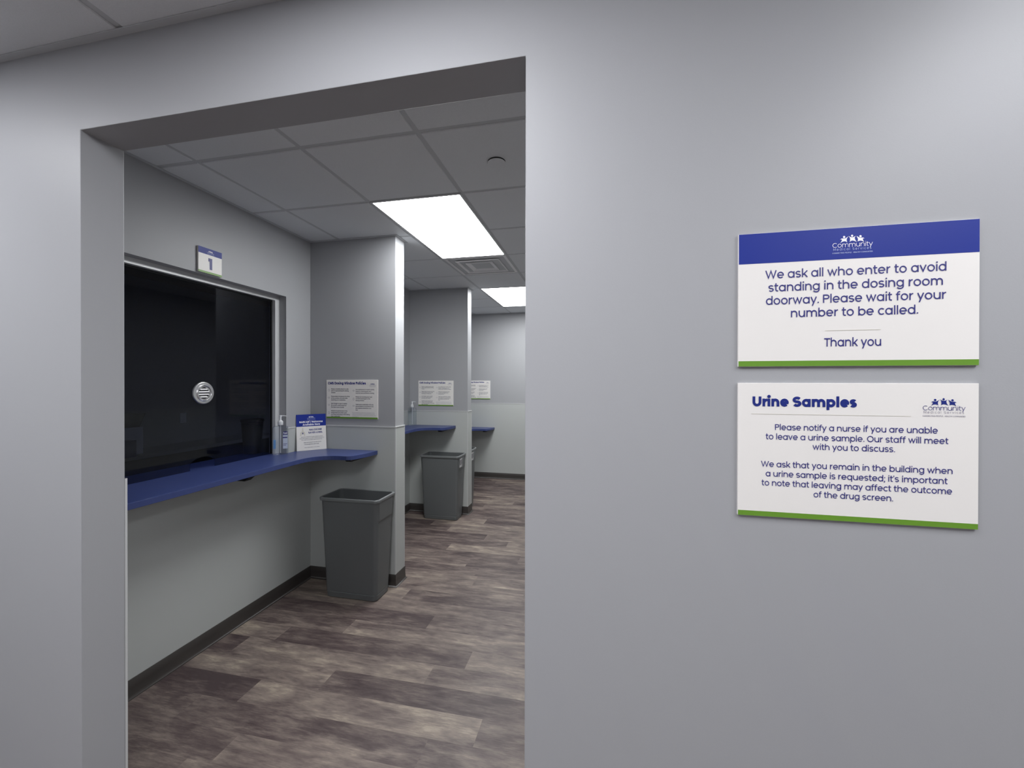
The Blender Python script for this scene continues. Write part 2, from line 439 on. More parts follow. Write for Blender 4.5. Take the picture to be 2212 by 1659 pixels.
FIGS = [
    ((787, 397, 38), [(655, 490), (700, 455), (740, 450), (790, 456), (840, 440), (890, 400), (935, 370), (895, 415), (872, 470), (870, 520), (888, 603), (850, 565), (800, 553), (740, 567), (660, 620), (700, 560), (722, 502), (690, 484)]),
    ((1047, 352, 36), [(930, 363), (965, 380), (1005, 405), (1047, 410), (1095, 402), (1130, 378), (1170, 360), (1140, 395), (1130, 435), (1150, 510), (1195, 582), (1125, 545), (1062, 530), (1010, 545), (968, 582), (980, 520), (980, 460), (965, 405)]),
    ((1317, 374, 38), [(1185, 362), (1230, 385), (1270, 415), (1317, 430), (1360, 422), (1410, 425), (1448, 462), (1410, 455), (1392, 468), (1402, 520), (1440, 592), (1370, 545), (1310, 535), (1260, 550), (1222, 565), (1236, 520), (1236, 470), (1215, 415)]),
]
def logo(mb, x0, x1, zbase, y, m_fig, m_txt, m_sub):
    """three linked figures over the word mark; x0..x1 spans the word, zbase its baseline"""
    k = (x1 - x0) / 1315.0
    def T(px, py): return (x0 + (px - 400) * k, y, zbase + (800 - (py + (px - 400) * 0.0575)) * k)
    for (hx, hy, r), pol in FIGS:
        mb.add([T(hx + r * math.cos(t * math.pi / 7), hy + r * 1.12 * math.sin(t * math.pi / 7)) for t in range(14)], [tuple(range(14))], m_fig)
        mb.add([T(*p) for p in pol], [tuple(range(len(pol)))], m_fig)
    W = x1 - x0
    text(mb, 'Community', x0, x1, zbase, W * 0.185, 0.066, y, m_txt)
    text(mb, 'Medical Services', x0 + W * 0.02, x1 - W * 0.015, zbase - W * 0.088, W * 0.098, 0.085, y, m_sub, track=0.22)
    text(mb, 'CONNECTING PEOPLE', x0, x0 + W * 0.48, zbase - W * 0.175, W * 0.05, 0.13, y, m_sub)
    text(mb, 'HEALTHY COMMUNITIES', x0 + W * 0.52, x1, zbase - W * 0.175, W * 0.05, 0.13, y, m_sub)

# ----------------------------------------------------------------------------
# setting: floor
# ----------------------------------------------------------------------------
random.seed(7)
PW, PL = 0.1515, 1.22
ROWS = {  # row -> (a joint seen in that row, tones of the planks either side of it)
    -7: (-1.58, 0.34, 0.55), -6: (-0.74, 0.34, 0.42), -5: (-1.755, 0.06, 0.66, 0.36), -4: (-1.414, 0.60, 0.24), -3: (-2.12, 0.16, 0.66, 0.50),
    -2: (-1.947, 0.74, 0.24, 0.58), -1: (-1.585, 0.44, 0.56), 0: (-1.09, 0.14, 0.40), 1: (-1.70, 0.52, 0.56), 2: (-1.41, 0.76, 0.34), 3: (-0.55, 0.50, 0.5),
    4: (-0.97, 0.60, 0.58), 5: (-1.0, 0.36, 0.4), 6: (-1.129, 0.60, 0.28, 0.7), 7: (-0.70, 0.36, 0.66), 8: (-1.42, 0.30, 0.72), 9: (-0.88, 0.24, 0.56),
    10: (-1.137, 0.2, 0.52), 11: (-1.594, 0.3, 0.62), 12: (-1.84, 0.08, 0.52, 0.56), 13: (-1.267, 0.62, 0.26), 14: (-0.8, 0.42, 0.5), 15: (-1.1, 0.3, 0.45),
    16: (-0.6, 0.42, 0.36), 17: (-1.45, 0.28, 0.52), 18: (-1.1, 0.64, 0.3), 19: (-1.456, 0.3, 0.55)}
mb = MB(); tone = []; seed = []
FX0, FX1, FY0, FY1 = -5.0, 4.6, -4.3, 6.75
k0 = int(math.floor((FY0 - 2.465) / PW)); k1 = int(math.ceil((FY1 - 2.465) / PW))
for k in range(k0, k1):
    ya, yb = max(FY0, 2.465 + k * PW), min(FY1, 2.465 + (k + 1) * PW)
    r = ROWS.get(k); j = r[0] if r else random.uniform(-2, -0.8)
    n0 = int(math.floor((FX0 - j) / PL)); n1 = int(math.ceil((FX1 - j) / PL))
    for n in range(n0, n1):
        xa, xb = max(FX0, j + n * PL), min(FX1, j + (n + 1) * PL)
        if xb - xa < 1e-4: continue
        t = random.uniform(0.15, 0.7)
        if r and 0 <= n + 1 < len(r) - 1: t = r[n + 2]
        mb.add([(xa, ya, 0), (xb, ya, 0), (xb, yb, 0), (xa, yb, 0)], [(0, 1, 2, 3)]); tone.append(0.46 + (t - 0.46) * 0.86); seed.append(random.uniform(0, 90))
fl = struct(mb.build('floor', M['floor']))
a = fl.data.attributes.new('tone', 'FLOAT', 'FACE'); a.data.foreach_set('value', tone)
a = fl.data.attributes.new('seed', 'FLOAT', 'FACE'); a.data.foreach_set('value', seed)

# ----------------------------------------------------------------------------
# setting: walls
# ----------------------------------------------------------------------------
ZT = 2.80
NX0, NX1, NY0 = -3.3, 4.4, -4.2        # near room
def wall(name, *boxes, m='paint'):
    mb = MB()
    for b in boxes: mb.box(*b)
    return struct(mb.build(name, M[m]))
mb = MB()   # wall with the doorway: one outline, extruded
poly = [(NX0, 0), (XA, 0), (XA, ZH), (XR, ZH), (XR, 0), (NX1, 0), (NX1, ZT), (NX0, ZT)]
mb.loft([[(x, D, z) for x, z in poly], [(x, YF, z) for x, z in poly]])
struct(mb.build('wall_front', M['paint'], bevel=0.0025, bseg=2))
wall('wall_near_left', (NX0 - 0.1, NX0, NY0, D, 0, ZT))
wall('wall_near_right', (NX1, NX1 + 0.1, NY0, D, 0, ZT))
wall('wall_near_back', (NX0 - 0.1, NX1 + 0.1, NY0 - 0.1, NY0, 0, ZT))
wall('wall_right', (XW, XW + 0.1, YF, Y3, 0, ZT))
wall('wall_back', (-5.0, XW + 0.1, Y3, Y3 + 0.12, 0, ZT))

# window wall: three openings
CT = 1.05; CTK = 0.03; CT3 = 0.842
ZW = 2.221
BAYS = [(YF, Y1, 1.404, 2.665, CT), (Y1 + T1, Y2, 3.334, 4.446, CT + 0.012), (Y2 + T2, Y3, 5.113, 6.319, CT3)]
XBK = XB - 0.15
bx = []; ycur = YF
for (ya, yb, wa, wb, ct) in BAYS:
    sill = ct - CTK - 0.001
    bx += [(XBK, XB, ycur, wa, 0, ZT), (XBK, XB, wa, wb, 0, sill), (XBK, XB, wa, wb, ZW, ZT)]; ycur = wb
bx.append((XBK, XB, ycur, Y3, 0, ZT))
wall('wall_left', *bx)
mb = MB(); mb.box(XB, XP, Y1, Y1 + T1, 0, ZT); struct(mb.build('wall_divider', M['paint'], bevel=0.002))
mb = MB(); mb.box(XB, XP, Y2, Y2 + T2, 0, ZT); struct(mb.build('wall_divider.001', M['paint'], bevel=0.002))

# back office behind the windows
wall('wall_office_back', (-5.0, -4.9, YF - 0.3, Y3, 0, ZT), m='office_wall')
wall('wall_office_side', (-4.9, XBK, YF - 0.3, YF - 0.2, 0, ZT), m='office_wall')
mb = MB(); mb.box(-5.0, XBK, YF - 0.3, Y3, ZC, ZC + 0.05); struct(mb.build('ceiling_office', M['office_dark']))

# washable lower wall panels with caps, corner trims; vinyl base
PT = 0.004
pn = [0]
def panel(path, z1=CAP, cap=True, z0=0.0):
    """lower wall panel to the LEFT of the path"""
    mb = MB(); mb.sweep(path, [(-0.001, z0), (PT, z0), (PT, z1), (-0.001, z1)], m=0)
    if cap: mb.sweep(path, [(-0.001, z1 - 0.004), (PT + 0.003, z1 - 0.004), (PT + 0.003, z1 + 0.004), (-0.001, z1 + 0.004)], m=1)
    return mb
def end_panel(mb): pn[0] += 1; return struct(mb.build('trim_%d' % pn[0], [M['frp'], M['panel_trim']]))
for i, (ya, yb, wa, wb, ct) in enumerate(BAYS):
    mb = panel([(XB, wa), (XB, ya)]);
    m2 = panel([(XB, yb), (XB, wb)]); mb.add(m2.v, m2.f); mb.mi[-len(m2.f):] = m2.mi
    m3 = panel([(XB, wb), (XB, wa)], ct - CTK - 0.002, False); mb.add(m3.v, m3.f)
    end_panel(mb)
for (yy, tt) in ((Y1, T1), (Y2, T2)):
    mb = MB()
    pth = [(XB, yy), (XP, yy), (XP, yy + tt), (XB, yy + tt)]
    sgn = -1
    mb.sweep(pth, [(0.001, 0), (sgn * PT, 0), (sgn * PT, CAP), (0.001, CAP)], m=0)
    mb.sweep(pth, [(0.001, CAP - 0.004), (sgn * (PT + 0.003), CAP - 0.004), (sgn * (PT + 0.003), CAP + 0.004), (0.001, CAP + 0.004)], m=1)
    for y0 in (yy - PT - 0.0015, yy + tt + PT + 0.0015 - 0.010):
        mb.box(XP + PT - 0.008, XP + PT + 0.0015, y0, y0 + 0.010, BH, CAP, 1)
    end_panel(mb)
end_panel(panel([(XW, Y3), (XB, Y3)]))
end_panel(panel([(XW, YF), (XW, Y3)]))
mb = panel([(XB, YF), (XA - 0.002, YF)]); mb.box(XA - 0.012, XA + 0.0005, YF, YF + 0.0075, 0, CAP + 0.004, 1); end_panel(mb)
mb = panel([(XR + 0.002, YF), (XW, YF)]); end_panel(mb)

bprof = [(0.002, 0.0), (0.021, 0.0), (0.0205, 0.003), (0.014, 0.0065), (0.0105, 0.016), (0.0085, 0.05), (0.0085, BH - 0.002), (0.007, BH), (0.002, BH)]
def base(name, path, side=1):
    mb = MB(); mb.sweep(path, [(side * o, z) for o, z in bprof]); return struct(mb.build(name, M['base'], smooth=True, angle=50))
base('baseboard_left', [(XA, YF), (XB, YF), (XB, Y1), (XP, Y1), (XP, Y1 + T1), (XB, Y1 + T1), (XB, Y2), (XP, Y2), (XP, Y2 + T2), (XB, Y2 + T2), (XB, Y3), (XW, Y3), (XW, YF), (XR, YF)], -1)
base('baseboard_near_left', [(NX0, NY0), (NX0, D), (XA, D)], -1)
base('baseboard_near_right', [(XR, D), (NX1, D), (NX1, NY0)], -1)

# ceilings: drop-edge tiles in a lay-in grid
def ceiling(name, x0, x1, y0, y1, gx, gy, zc, skip):
    mb = MB(); G = 0.0125
    mb.box(x0, x1, y0, y1, zc + 0.0045, zc + 0.03, 1)
    i0 = int(math.floor((x0 - gx) / TILE)); i1 = int(math.ceil((x1 - gx) / TILE))
    j0 = int(math.floor((y0 - gy) / TILE)); j1 = int(math.ceil((y1 - gy) / TILE))
    for i in range(i0, i1):
        for j in range(j0, j1):
            if (i, j) in skip: continue
            a, b = max(x0 + G, gx + i * TILE + G), min(x1 - G, gx + (i + 1) * TILE - G)
            c, d = max(y0 + G, gy + j * TILE + G), min(y1 - G, gy + (j + 1) * TILE - G)
            if b - a < 0.02 or d - c < 0.02: continue
            e = 0.003
            mb.loft([[(a, c, zc + 0.012), (b, c, zc + 0.012), (b, d, zc + 0.012), (a, d, zc + 0.012)],
                     [(a, c, zc + e), (b, c, zc + e), (b, d, zc + e), (a, d, zc + e)],
                     [(a + e, c + e, zc), (b - e, c + e, zc), (b - e, d - e, zc), (a + e, d - e, zc)]], cap0=False)
    return struct(mb.build(name, [M['tile'], M['grid']]))
# (grid columns counted from line A; rows from the first line inside the doorway)
ceiling('ceiling', XB, XW, YF, Y3, GA, GY, ZC, {(1, 1), (1, 2), (1, 3), (1, 5), (1, 6)})
NGX, NGY = -1.453, 0.60
near_lights = [(1, -2), (4, -2), (-2, -2), (1, -7), (-2, -7), (7, -2)]  # last three are unseen panels, added to brighten the dividers and the jamb
sk = set()
for i, j in near_lights: sk |= {(i, j), (i, j + 1)}
ceiling('ceiling_near', NX0, NX1, NY0, D, NGX, NGY, ZN, sk)
# wall angles along the ceiling edges
mb = MB(); an = [(0.0, 0.0), (0.022, 0.0), (0.022, 0.003), (0.003, 0.003), (0.003, 0.02), (0.0, 0.02)]
mb.sweep([(XB, YF), (XB, Y1), (XP, Y1), (XP, Y1 + T1), (XB, Y1 + T1), (XB, Y2), (XP, Y2), (XP, Y2 + T2), (XB, Y2 + T2), (XB, Y3), (XW, Y3), (XW, YF)], [(-o, ZC - 0.004 + z) for o, z in an])
struct(mb.build('trim_20', M['grid']))
mb = MB(); mb.sweep([(NX0, D), (NX1, D)], [(-o, ZN - 0.004 + z) for o, z in an]); struct(mb.build('trim_21', M['grid']))

# ----------------------------------------------------------------------------
# ceiling lights, vent, cover disc
# ----------------------------------------------------------------------------
def troffer(label, cx, cy, zc, lamp, group):
    t = thing('ceiling_light', label, 'ceiling light', (cx, cy, zc), 0, group)
    hx, hy, fr = TILE / 2 - 0.004, TILE - 0.004, 0.013
    mb = MB()
    for a, b, c, d in ((-hx, hx, -hy, -hy + fr), (-hx, hx, hy - fr, hy), (-hx, -hx + fr, -hy + fr, hy - fr), (hx - fr, hx, -hy + fr, hy - fr)):
        mb.box(a, b, c, d, -0.002, 0.006)
    mb.build('frame', M['white_metal'], t)
    mb = MB(); mb.box(-hx + fr, hx - fr, -hy + fr, hy - fr, 0.0, 0.004); mb.build('diffuser', lamp, t)
    return t
gx = lambda i: GA + i * TILE
gy = lambda j: GY + j * TILE
troffer('bright white flat ceiling light panel nearest the doorway, over the first window bay', gx(1.5), gy(2), ZC, M['lamp_dosing'], 'ceiling lights in the dosing room')
troffer('bright white ceiling light panel farthest from the doorway, beyond the air vent', gx(1.5), gy(6), ZC, M['lamp_dosing'], 'ceiling lights in the dosing room')
nl = ('flat ceiling light panel in the near room just before the doorway', 'flat ceiling light panel in the near room right of the doorway by the two signs', 'flat ceiling light panel in the near room left of the doorway', 'unseen ceiling light panel added behind the viewer, in line with the doorway', 'unseen ceiling light panel added behind the viewer, far left', 'unseen ceiling light panel added in the near room, farthest right of the doorway')
for (i, j), lb in zip(near_lights, nl):
    troffer(lb, NGX + (i + 0.5) * TILE, NGY + (j + 1) * TILE, ZN, M['lamp_near'], 'ceiling lights in the near room')

t = thing('air_vent', 'grey square ceiling air vent with nested louvres between the two light panels', 'air vent', (gx(1.5), gy(3.5), ZC))
mb = MB()
ho = TILE / 2 - 0.013
SQ = ((1, 1), (-1, 1), (-1, -1), (1, -1))
mb.loft([[(sx * h, sy * h, z) for sx, sy in SQ] for h, z in ((ho, 0.006), (ho, 0.0), (ho - 0.026, 0.0), (ho - 0.028, 0.003))], cap0=False, cap1=False)
mb.build('frame', M['vent_metal'], t)
mb = MB(); mb.loft([[(sx * h, sy * h, z) for sx, sy in SQ] for h, z in ((ho - 0.028, 0.003), (ho - 0.035, 0.075))], cap0=False, cap1=True)
mb.build('duct_opening', M['duct'], t)  # near-black colour stands in for the shade inside the vent neck
mb = MB(); mb.loft([[(sx * h, sy * h, z) for sx, sy in SQ] for h, z in ((0.212, -0.002), (0.206, -0.008), (0.196, -0.002), (0.160, 0.042), (0.157, 0.042), (0.194, 0.0), (0.212, -0.002))], cap0=False, cap1=False)
mb.build('louvre', M['vent_metal'], t)
mb = MB(); mb.loft([[(sx * h, sy * h, z) for sx, sy in SQ] for h, z in ((0.100, 0.03), (0.134, 0.0), (0.132, -0.009), (0.122, -0.003), (0.004, 0.028))], cap0=True, cap1=True)
mb.build('centre_panel', M['vent_metal'], t)

mb = MB(); mb.lathe([(0.0445, 0.001), (0.0445, -0.006)], 40, m=1); mb.lathe([(0.0445, -0.006), (0.0452, -0.007), (0.0445, -0.0085), (0.0, -0.0088)], 40)  # dark side ring paints in the shade of the gap above the disc
o = mb.build('sprinkler_cover', [M['tile'], M['dark']], smooth=True); o.location = (-0.520, 2.055, ZC)
tag(o, 'small round white disc on the ceiling tile before the nearest light panel', 'sprinkler cover')

# ----------------------------------------------------------------------------
# transaction windows
# ----------------------------------------------------------------------------
XG = XB - 0.09
for i, (ya, yb, wa, wb, ct) in enumerate(BAYS):
    root = bpy.data.objects.new('window_%d' % (i + 1), None); col.objects.link(root); root['kind'] = 'structure'
    root.location = (XG, (wa + wb) / 2, ct)
    hw = (wb - wa) / 2; H = ZW - ct
    fd, fw = 0.032, 0.042
    mb = MB()
    g = 0.0006
    mb.box(-0.02, fd, hw - fw, hw - g, 0.0, H - g); mb.box(-0.02, fd, -hw + g, -hw + fw, 0.0, H - g); mb.box(-0.02, fd, -hw + fw, hw - fw, H - 0.034, H - g)
    mb.build('window_frame', M['alu'], root, bevel=0.0015)
    mb = MB(); mb.box(-0.006, 0.006, hw - fw - 0.009, hw - fw, 0.001, H - 0.034); mb.box(-0.006, 0.006, -hw + fw, -hw + fw + 0.009, 0.001, H - 0.034); mb.box(-0.006, 0.006, -hw + fw, hw - fw, H - 0.044, H - 0.034)
    mb.build('gasket', M['gasket'], root)
    # pane with an arched pass-through notch at the counter
    c = 2.079 - (wa + wb) / 2 if i == 0 else 0.0
    hn = 0.082
    out = [(-hw + fw, 0.001), (c - hn, 0.001), (c - hn, 0.03)] + [(c - hn * math.cos(math.radians(a_)), 0.03 + 0.042 * math.sin(math.radians(a_))) for a_ in range(10, 180, 10)] + [(c + hn, 0.03), (c + hn, 0.001), (hw - fw, 0.001), (hw - fw, H - 0.036), (-hw + fw, H - 0.036)]
    mb = MB(); mb.loft([[(-0.003, y, z) for y, z in out], [(0.003, y, z) for y, z in out]])
    mb.build('pane', M['glass'], root)

def speaker(cy, cz, label):
    t = thing('speaker_grille', label, 'speaker grille', (XG + 0.0032, cy, cz), math.pi / 2)
    mb = MB(); mb.lathe([(0.069, 0.0), (0.0685, 0.004), (0.066, 0.008), (0.062, 0.0095), (0.052, 0.009), (0.049, 0.011), (0.0465, 0.013), (0.044, 0.011), (0.0435, 0.001)], 48, axis='y')
    mb.build('flange', M['steel'], t, smooth=True)
    mb = MB(); mb.lathe([(0.0435, 0.003), (0.0405, 0.0095), (0.036, 0.0095), (0.0345, 0.003)], 48, axis='y'); mb.build('ring', M['steel'], t, smooth=True)
    mb = MB(); mb.lathe([(0.0435, 0.0012), (0.0, 0.0012)], 48, axis='y'); mb.build('backing', M['duct'], t)
    for k in range(4):
        z = (k - 1.5) * 0.0155; hx_ = math.sqrt(0.0355 ** 2 - (abs(z) + 0.0035) ** 2)
        mb = MB(); mb.loft([[(x, -0.002, z + 0.0045), (x, -0.0085, z + 0.0015), (x, -0.0095, z - 0.0015), (x, -0.0085, z - 0.0045), (x, -0.003, z - 0.002)] for x in (-hx_, hx_)])
        mb.build('slat', M['steel_slat'], t)
    return t
speaker(2.079, 1.514, 'round silver speaker grille set in the dark glass of the nearest window')

# ----------------------------------------------------------------------------
# blue counters
# ----------------------------------------------------------------------------
def counter(label, ya, yb, wa, wb, ct, tip=True):
    t = thing('countertop', label, 'countertop', (XB, ya, ct), 0, 'blue window counters')
    L = yb - ya; f = 0.285; gp = 0.006
    fx = XP - XB - 0.152                       # wing reaches this far from the window wall
    wy = L - 0.285                             # front of the wing
    pts = [(gp, 0.006)]
    pts += [(f, 0.006), (f - 0.005, wy - 0.19)]
    # concave sweep into the wing
    c0 = Vector((f - 0.005, wy - 0.19)); c1 = Vector((f - 0.002, wy - 0.02)); c2 = Vector((f + 0.11, wy + 0.005)); c3 = Vector((f + 0.215, wy + 0.0))
    for i in range(1, 13):
        s = i / 12; pts.append(tuple(c0 * (1 - s) ** 3 + c1 * 3 * s * (1 - s) ** 2 + c2 * 3 * s * s * (1 - s) + c3 * s ** 3))
    d0 = c3; d1 = Vector((fx - 0.045, wy - 0.004)); d2 = Vector((fx - 0.025, wy + 0.05)); d3 = Vector((fx, L - 0.11))
    for i in range(1, 10):
        s = i / 9; pts.append(tuple(d0 * (1 - s) ** 3 + d1 * 3 * s * (1 - s) ** 2 + d2 * 3 * s * s * (1 - s) + d3 * s ** 3))
    pts += [(fx + 0.006, L - 0.008), (gp, L - 0.008), (gp, wb - ya - 0.004), (-0.31, wb - ya - 0.004), (-0.31, wa - ya + 0.004), (gp, wa - ya + 0.004)]
    mb = MB(); mb.prism(pts, -CTK, 0.0); mb.build('top', M['blue_top'], t, bevel=0.0025, bseg=2)
    def bracket(poly, tr):
        m = MB(); m.tf = tr; m.prism(poly, -0.022, 0.022); m.build('bracket', M['black_metal'], t)
    tri = [(0.0, 0.0), (0.20, 0.0), (0.198, -0.004), (0.178, -0.026), (0.03, -0.026), (0.0, -0.026)]
    # under the wing, fixed to the divider; under the long run, fixed to the window wall
    R = Matrix.Rotation(math.radians(90), 4, 'X')
    T1_ = Matrix.Translation((0.482, L - PT - 0.002, -CTK)) @ Matrix.Rotation(math.radians(-90), 4, 'Z') @ R
    bracket([(x * 1.1, y) for x, y in tri], T1_)
    T2_ = Matrix.Translation((PT + 0.002, 2.075 - YF if L > 1.7 else L * 0.5, -CTK)) @ R
    bracket([(x * 1.33, y) for x, y in tri], T2_)
    return t
counter('blue laminate counter with a curved end below the nearest window, holding the tent card', *BAYS[0])
counter('blue laminate counter in the second bay, behind the nearest wall divider', *BAYS[1])
counter('low blue counter in the farthest bay, lowest of the three, only its end showing', *BAYS[2])

# ----------------------------------------------------------------------------
# bins
# ----------------------------------------------------------------------------
def make_bin(label, loc, sticker):
    t = thing('trash_can', label, 'trash can', loc, 0, 'grey bins')
    H = 0.742
    def sec(z, inset=0.0, grow=0.0):
        s = z / H
        return rrect(0.206 + 0.022 * s - inset + grow, 0.096 + 0.030 * s - inset + grow, 0.030, z)
    mb = MB()
    mb.loft([sec(0.0, 0.008), sec(0.006, 0.002), sec(0.042, 0.0), sec(0.046, 0.003), sec(0.05, 0.0), sec(H - 0.02, 0.0), sec(H - 0.004, 0.0), sec(H - 0.004, 0.004), sec(0.02, 0.005)], m=0)
    mb.build('body', M['bin'], t, smooth=True, angle=30)
    mb = MB()
    r = [sec(H - 0.024, -0.001), sec(H - 0.023, 0.0, 0.009), sec(H - 0.007, 0.0, 0.0115), sec(H - 0.001, 0.0, 0.009), sec(H, 0.0, 0.006), sec(H - 0.001, 0.0, -0.001), sec(H - 0.012, 0.0035, 0)]
    mb.loft(r, cap0=False, cap1=False); mb.build('rim', M['bin_rim'], t, smooth=True, angle=50)
    for s in (-1, 1):
        mb = MB()
        x0 = 0.2285
        z0, z1 = H - 0.155, H - 0.023
        a, b = (0.0, 0.0072)
        def q(z, g): return x0 - 0.022 * (H - z) / H + g
        mb.loft([[(s * q(z, g), y, z) for y, g in ((-0.088 * k, -0.004), (-0.084 * k, gg), (0.084 * k, gg), (0.088 * k, -0.004))] for z, gg, k in ((z0 - 0.010, 0.0, 1.05), (z0, 0.0055, 1.1), (z1, 0.0065, 1.16))])
        mb.build('handle', M['bin'], t, bevel=0.002)
    if sticker:
        x = 0.2295 + 0.0062
        mb = MB(); mb.add([(x - 0.0035, -0.092, H - 0.135), (x - 0.0035, -0.004, H - 0.135), (x - 0.0002, -0.004, H - 0.036), (x - 0.0002, -0.092, H - 0.036)], [(0, 1, 2, 3)], 0)
        mb.tf = Matrix.Translation((0.0006, 0, 0))
        for a0, a1, b0, b1 in ((-0.084, -0.05, 0.05, 0.11), (-0.044, -0.03, 0.05, 0.12), (-0.026, -0.012, 0.045, 0.105)):
            mb.add([(x - 0.0035 + 0.0033 * (0.135 - b1) / 0.099, a0, H - b1), (x - 0.0035 + 0.0033 * (0.135 - b1) / 0.099, a1, H - b1), (x - 0.0035 + 0.0033 * (0.135 - b0) / 0.099, a1, H - b0), (x - 0.0035 + 0.0033 * (0.135 - b0) / 0.099, a0, H - b0)], [(0, 1, 2, 3)], 1)
        o = mb.build('sticker', [M['sticker'], M['sticker_ink']], t); o['label'] = 'pale paper sticker on the end of the bin'
        for v in o.data.vertices: v.co.x += 0.0025
    return t
make_bin('dark grey plastic bin without a sticker under the nearest counter', (-1.772, 2.780, 0.0), False)
b2 = make_bin('dark grey bin with a pale sticker under the counter of the second bay', (-1.798, 4.563, 0.0), True)
dup(b2, (-1.795, 4.995, 0.0), 'dark grey bin mostly hidden behind the second wall divider, farthest of the bins')

# ----------------------------------------------------------------------------
# wall signs by the doorway
# ----------------------------------------------------------------------------
BT = 0.006
def board(mb, w_, h_, th=BT):
    mb.box(0, w_, -th, 0, 0, h_, 0)
# sign 1
SX = 0.3032; SZ = 1.6176; SW = 0.4449; SH = 0.2959
t = thing('wall_sign', 'white wall sign with a blue header asking all to avoid standing in the doorway', 'sign', (SX, D, SZ), 0, 'information signs beside the doorway')
mb = MB(); board(mb, SW, SH); mb.build('board', M['board'], t, bevel=0.0008)
y = -BT - 0.0003
mb = MB(); rect(mb, 0.0006, SW - 0.0006, 1.8462 - SZ, SH - 0.0006, y); o = mb.build('header_band', M['blue'], t); o['label'] = 'royal blue header band'
mb = MB(); rect(mb, 0.0006, SW - 0.0006, 0.0006, 1.630 - SZ, y); o = mb.build('footer_band', M['green'], t); o['label'] = 'green stripe along the bottom'
mb = MB(); yy = y - 0.0003
for s, a_, b_, z in (('We ask all who enter to avoid', .3570, .6930, 1.8115), ('standing in the dosing room', .3630, .6870, 1.7827), ('doorway. Please wait for your', .3580, .6920, 1.7540), ('number to be called.', .4070, .6440, 1.7250), ('Thank you', .4720, .5790, 1.6600)):
    text(mb, s, a_ - SX, b_ - SX, z - SZ, 0.0258, 0.1, yy)
mb.build('lettering', M['navy'], t)
mb = MB(); rect(mb, .474 - SX, .577 - SX, 1.6938 - SZ, 1.6950 - SZ, yy); mb.build('rule', M['faint_print'], t)
mb = MB(); logo(mb, .487 - SX, .562 - SX, 1.8713 - SZ, yy, 0, 0, 1); mb.build('logo', [M['white_print'], M['pale_print']], t)
# sign 2
SZ2 = 1.2854
t = thing('wall_sign', 'white wall sign headed Urine Samples below the blue headed sign', 'sign', (SX, D, SZ2), 0, 'information signs beside the doorway')
mb = MB(); board(mb, SW, SH); mb.build('board', M['board'], t, bevel=0.0008)
mb = MB(); rect(mb, 0.0006, SW - 0.0006, 0.0006, 1.297 - SZ2, y); o = mb.build('footer_band', M['green'], t); o['label'] = 'green stripe along the bottom'
mb = MB(); text(mb, 'Urine Samples', .331 - SX, .534 - SX, 1.5297 - SZ2, 0.0312, 0.185, yy, track=-0.035); o = mb.build('heading', M['navy_bold'], t); o['label'] = 'bold navy heading'
mb = MB(); rect(mb, .330 - SX, .632 - SX, 1.5124 - SZ2, 1.5134 - SZ2, yy); mb.build('rule', M['faint_print'], t)
mb = MB()
for s, a_, b_, z in (('Please notify a nurse if you are unable', .3770, .6790, 1.4780), ('to leave a urine sample. Our staff will meet', .3590, .6970, 1.4570), ('with you to discuss.', .4510, .6040, 1.4370),
                     ('We ask that you remain in the building when', .3500, .7050, 1.3960), ("a urine sample is requested; it's important", .3590, .6960, 1.3750), ('to note that leaving may affect the outcome', .3510, .7040, 1.3545), ('of the drug screen.', .4530, .6010, 1.3340)):
    text(mb, s, a_ - SX, b_ - SX, z - SZ2, 0.0182, 0.097, yy)
mb.build('lettering', M['navy'], t)
mb = MB(); logo(mb, .652 - SX, .7255 - SX, 1.5257 - SZ2, yy, 0, 1, 2); mb.build('logo', [M['navy_bold'], M['navy'], M['grey_print']], t)

# window number
NS = 0.152
t = thing('number_sign', 'small square white sign with a blue header and a navy number one above the window', 'sign', (XB, 1.965, 2.227), math.pi / 2)
mb = MB(); board(mb, NS, 0.149, 0.012); mb.build('board', M['board'], t, bevel=0.0008)
y3 = -0.0123
mb = MB(); rect(mb, 0, NS, 0.112, 0.149, y3); mb.build('header_band', M['blue'], t)['label'] = 'blue header band'
mb = MB(); rect(mb, 0, NS, 0.0, 0.0115, y3); mb.build('footer_band', M['green'], t)['label'] = 'green stripe along the bottom'
mb = MB(); text(mb, '1', 0.058, 0.092, 0.026, 0.096, 0.2, y3 - 0.0003); mb.build('numeral', M['navy'], t)
mb = MB(); logo(mb, 0.054, 0.1, 0.122, y3 - 0.0003, 0, 1, 1); mb.build('logo', [M['white_print'], M['pale_print']], t)

